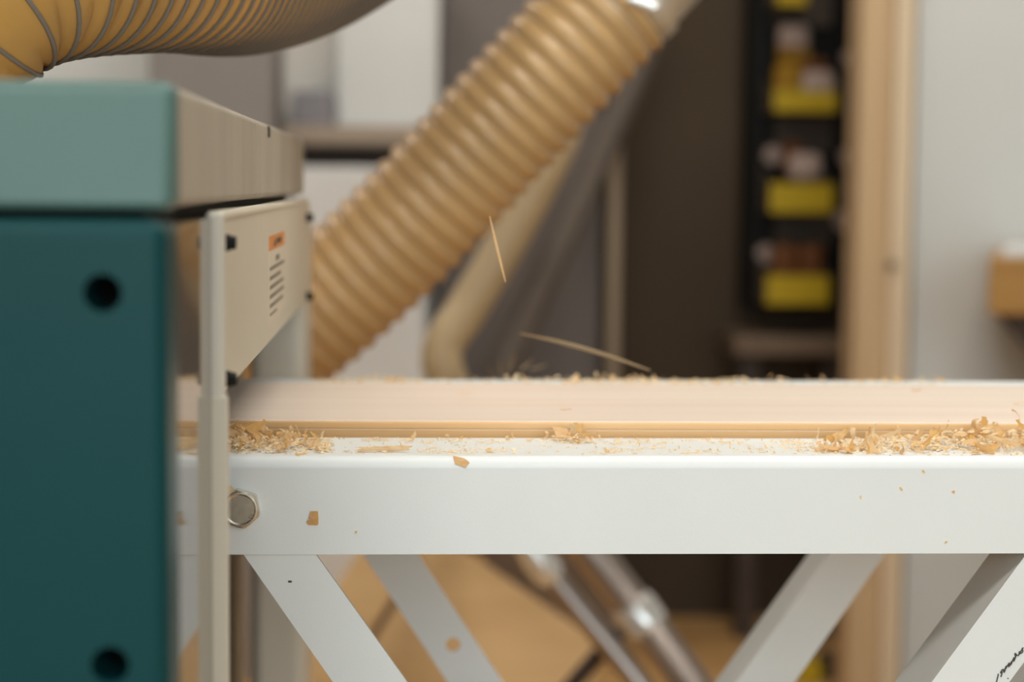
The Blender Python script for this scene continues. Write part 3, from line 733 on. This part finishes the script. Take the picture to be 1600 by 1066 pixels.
# ones that stand out
shaving(at(720, 720, 0.9512), (math.radians(52), 0, 0.05), 1.0, 'square tan shaving hanging over the rounded rail edge', None, quad_flake([(-.0038, .0028), (-.0030, -.0018), (.0022, -.0040), (.0044, -.0012), (.0020, .0012)], 0.0006))
shaving(at(488, 810, 0.9490), (math.radians(90), 0, 0), 1.0, 'square tan flake stuck on the white rail face', None, quad_flake([(-.0010, .0034), (.0028, .0036), (.0030, -.0030), (.0022, -.0036), (-.0020, -.0034), (-.0030, -.0020), (-.0018, -.0004)], 0.0004))
shaving(at(360, 768, 0.9475), (math.radians(70), 0.4, 0.2), 1.0, 'tan shaving caught above the hex bolt', None, flake_mesh(rnd, 0.006, 0.0045, 0.01))
shaving(at(642, 688, 1.016) + Vector((0, 0, 0)), (math.radians(80), math.radians(-60), 0.2), 1.0, 'thin shaving standing upright against the board', None, flake_mesh(rnd, 0.0125, 0.003, 0.012))
for k, (px, L, rz) in enumerate(((586, 0.017, 0.10), (624, 0.011, -0.25))):
    shaving(Vector((rail_xy(px, 0.967), 0.967, ZT + 0.0001)), (0.3, 0.0, rz), 1.0, ('long rolled shaving on the rail, left of the square one', 'shorter rolled shaving touching the long one')[k], None, roll_mesh(L, (0.0019, 0.0022)[k]))
shaving(Vector((rail_xy(876, 1.012), 1.012, ZT + 0.0045)), (0.7, 0.2, 0.2), 1.0, 'broad pale flake standing in the middle clump', None, quad_flake([(-.0048, .0030), (.0040, .0034), (.0050, -.0024), (-.0030, -.0034)], 0.0008))
shaving(Vector((rail_xy(470, 0.957), 0.957, ZT - 0.0002)), (0.3, 0.1, 0.8), 0.9, 'tan flake at the rail edge below the left heap', None, flake_mesh(rnd, 0.007, 0.004, 0.02))
shaving(Vector((rail_xy(402, 0.995), 0.995, ZT + 0.0085)), (0.6, -0.3, 0.5), 1.0, 'broad amber flake on top of the left heap', None, flake_mesh(rnd, 0.010, 0.007, 0.02))
shaving(Vector((rail_xy(1565, 0.975), 0.975, ZT + 0.0035)), (0.4, 0.30, 0.0), 1.0, 'long tubular curl in front of the right heap', None, roll_mesh(0.015, 0.0021))
shaving(Vector((rail_xy(1290, 0.972), 0.972, ZT + 0.0006)), (0.25, 0.0, 0.1), 1.0, 'broad pale flake at the near end of the right heap', None, quad_flake([(-.0055, .0034), (.0050, .0040), (.0060, -.0030), (.001, -.0042), (-.0050, -.0028)], 0.0008))
# fine dust and crumbs nobody could count
def crumbs(name, pts, smin, smax, label, m='chip_pale'):
    V = []; Fc = []
    for p in pts:
        s = rnd.uniform(smin, smax); a = rnd.uniform(0, 6.28); b = len(V); l = rnd.uniform(1, 2.6)
        ca, sa = math.cos(a), math.sin(a)
        for (dx, dy, dz) in ((-l, -.6, 0), (l, -.5, .2), (l * .8, .6, .1), (-l * .7, .5, .3), (0, 0, 1.0)):
            V.append((p[0] + s * (dx * ca - dy * sa), p[1] + s * (dx * sa + dy * ca), p[2] + s * dz))
        Fc += [(b, b + 1, b + 4), (b + 1, b + 2, b + 4), (b + 2, b + 3, b + 4), (b + 3, b, b + 4), (b + 3, b + 2, b + 1, b)]
    me = bpy.data.meshes.new(name); me.from_pydata(V, [], Fc); me.update()
    return tag(link(name, me, m), label, 'sawdust', kind='stuff')
P = []
for _ in range(900):
    px = 350 + 170 * rnd.random() ** 1.4; Y = rnd.gauss(0.990, 0.014)
    if 0.957 < Y < 1.021: P.append((rail_xy(px, Y), Y, ZT + 0.005 * rnd.random() * bump(Y, .99, .03) * max(0, 1 - (px - 350) / 170)))
for _ in range(1300):
    px = 1640 - 420 * rnd.random() ** 1.3; Y = rnd.gauss(0.992, 0.016)
    if 0.957 < Y < 1.021: P.append((rail_xy(px, Y), Y, ZT + 0.005 * rnd.random() * bump(Y, 1.0, .035) * max(0, (px - 1220) / 420)))
cl = [(rnd.uniform(520, 1300), rnd.choice([rnd.uniform(.962, .985), rnd.uniform(1.0, 1.021)])) for _ in range(46)]
for _ in range(900):
    c = rnd.choice(cl); px = rnd.gauss(c[0], 14); Y = rnd.gauss(c[1], 0.004)
    if 0.957 < Y < 1.021: P.append((rail_xy(px, Y), Y, ZT + 0.0002))
for _ in range(400):
    px = rnd.uniform(360, 2100); Y = rnd.uniform(0.958, 1.021); P.append((rail_xy(px, Y), Y, ZT + 0.0001))
for _ in range(160):
    px = rnd.gauss(892, 28); Y = rnd.uniform(.998, 1.021); P.append((rail_xy(px, Y), Y, ZT + 0.004 * rnd.random() * bump(px, 892, 45)))
P2 = []
for _ in range(560):
    px = 1800 - 490 * rnd.random() ** 1.0; Y = rnd.gauss(0.993, 0.015)
    if 0.958 < Y < 1.021: P2.append((rail_xy(px, Y), Y, ZT + 0.0075 * rnd.random() * bump(Y, 1.0, .036) * max(0, min(1, (px - 1270) / 240))))
for _ in range(260):
    px = 350 + 165 * rnd.random() ** 1.3; Y = rnd.gauss(0.991, 0.013)
    if 0.958 < Y < 1.021: P2.append((rail_xy(px, Y), Y, ZT + 0.0065 * rnd.random() * bump(Y, .993, .034) * max(0, 1 - (px - 350) / 175)))
crumbs('wood_crumbs', P2, 0.0006, 0.0015, 'broken crumbs of wood filling both heaps on the front rail', 'dust')
crumbs('sawdust', P, 0.00022, 0.00075, 'fine sawdust and crumbs along the front rail top', 'dust')
P = []
for _ in range(900):
    px = rnd.choice([rnd.uniform(490, 660), rnd.uniform(880, 1150), rnd.uniform(660, 1480)]); Y = rnd.uniform(1.275, 1.33)
    P.append((at(px, 590, Y).x, Y, ZT + 0.0035 * rnd.random() ** 2 * (0.3 + 0.7 * max(0, math.sin(px * 0.045)) ** 2)))
crumbs('rear_sawdust', P, 0.0004, 0.0013, 'fine sawdust along the rear rail', 'dust')
# specks on the rail face
for k, (px, py) in enumerate(((1345, 777), (1408, 764), (1490, 769), (556, 832), (1443, 737), (1478, 848))):
    c = at(px, py, 0.9493)
    tag(link('wood_speck', flake_mesh(rnd, rnd.uniform(.0012, .0022), rnd.uniform(.0008, .0016), 0.01, 'wood_speck')), 'tiny wood speck stuck to the white rail face', 'speck', 'specks on the rail face')
    o = bpy.context.scene.collection.objects[-1]; o.location = c; o.rotation_euler = (1.5, rnd.uniform(0, 3), 0)
# a few specks on the board face
for k, (px, py, lb) in enumerate(((726, 617, 'small tan chip on the board above the middle of the rail'), (885, 641, 'thin tan chip near the front edge of the board'), (1432, 611, 'tan chip at the back of the board on the right'), (1592, 632, 'tan chip on the board at the right picture edge'))):
    d = at(px, py, 1.0) - EYE; t = (ZTOP - EYE.z) / d.z; c = EYE + d * t
    tag(link('wood_chip', flake_mesh(rnd, 0.007, 0.003, 0.03, 'wood_chip')), lb, 'chip')
    o = bpy.context.scene.collection.objects[-1]; o.location = c + Vector((0, 0, 0.0002)); o.rotation_euler = (0, 0, rnd.uniform(-.3, .3))
# splinters in the air
def splinter(pts, r, label, m='splinter'):
    p, _ = smooth_path([at(*q) for q in pts], 18)
    n = len(p)
    return tag(tube('flying_splinter', p, lambda i: r * (0.25 + 0.75 * math.sin(math.pi * (i + 0.5) / n)), m, None, 6), label, 'splinter', 'splinters in the air')
splinter([(765, 338, 1.06), (776, 385, 1.06), (790, 441, 1.06)], 0.0008, 'thin splinter flying in front of the ribbed hose', 'chip_pale')
splinter([(812, 521, 1.22), (880, 536, 1.2), (950, 556, 1.2), (1016, 579, 1.2)], 0.0014, 'long splinter flying low over the board')
for k, (px, py) in enumerate(((765, 577), (783, 572), (801, 568), (824, 571), (843, 575))):
    o = tag(link('flying_chip', flake_mesh(rnd, 0.013, 0.0045, 0.05, 'flying_chip')), 'pale chip flung up just behind the board', 'chip', 'chips flung up behind the board')
    o.data.materials.clear(); o.data.materials.append(M['splinter'])
    o.location = at(px, py, 1.45); o.rotation_euler = (0.2, math.radians(-70 - (40 - k * 25)), 0.2)
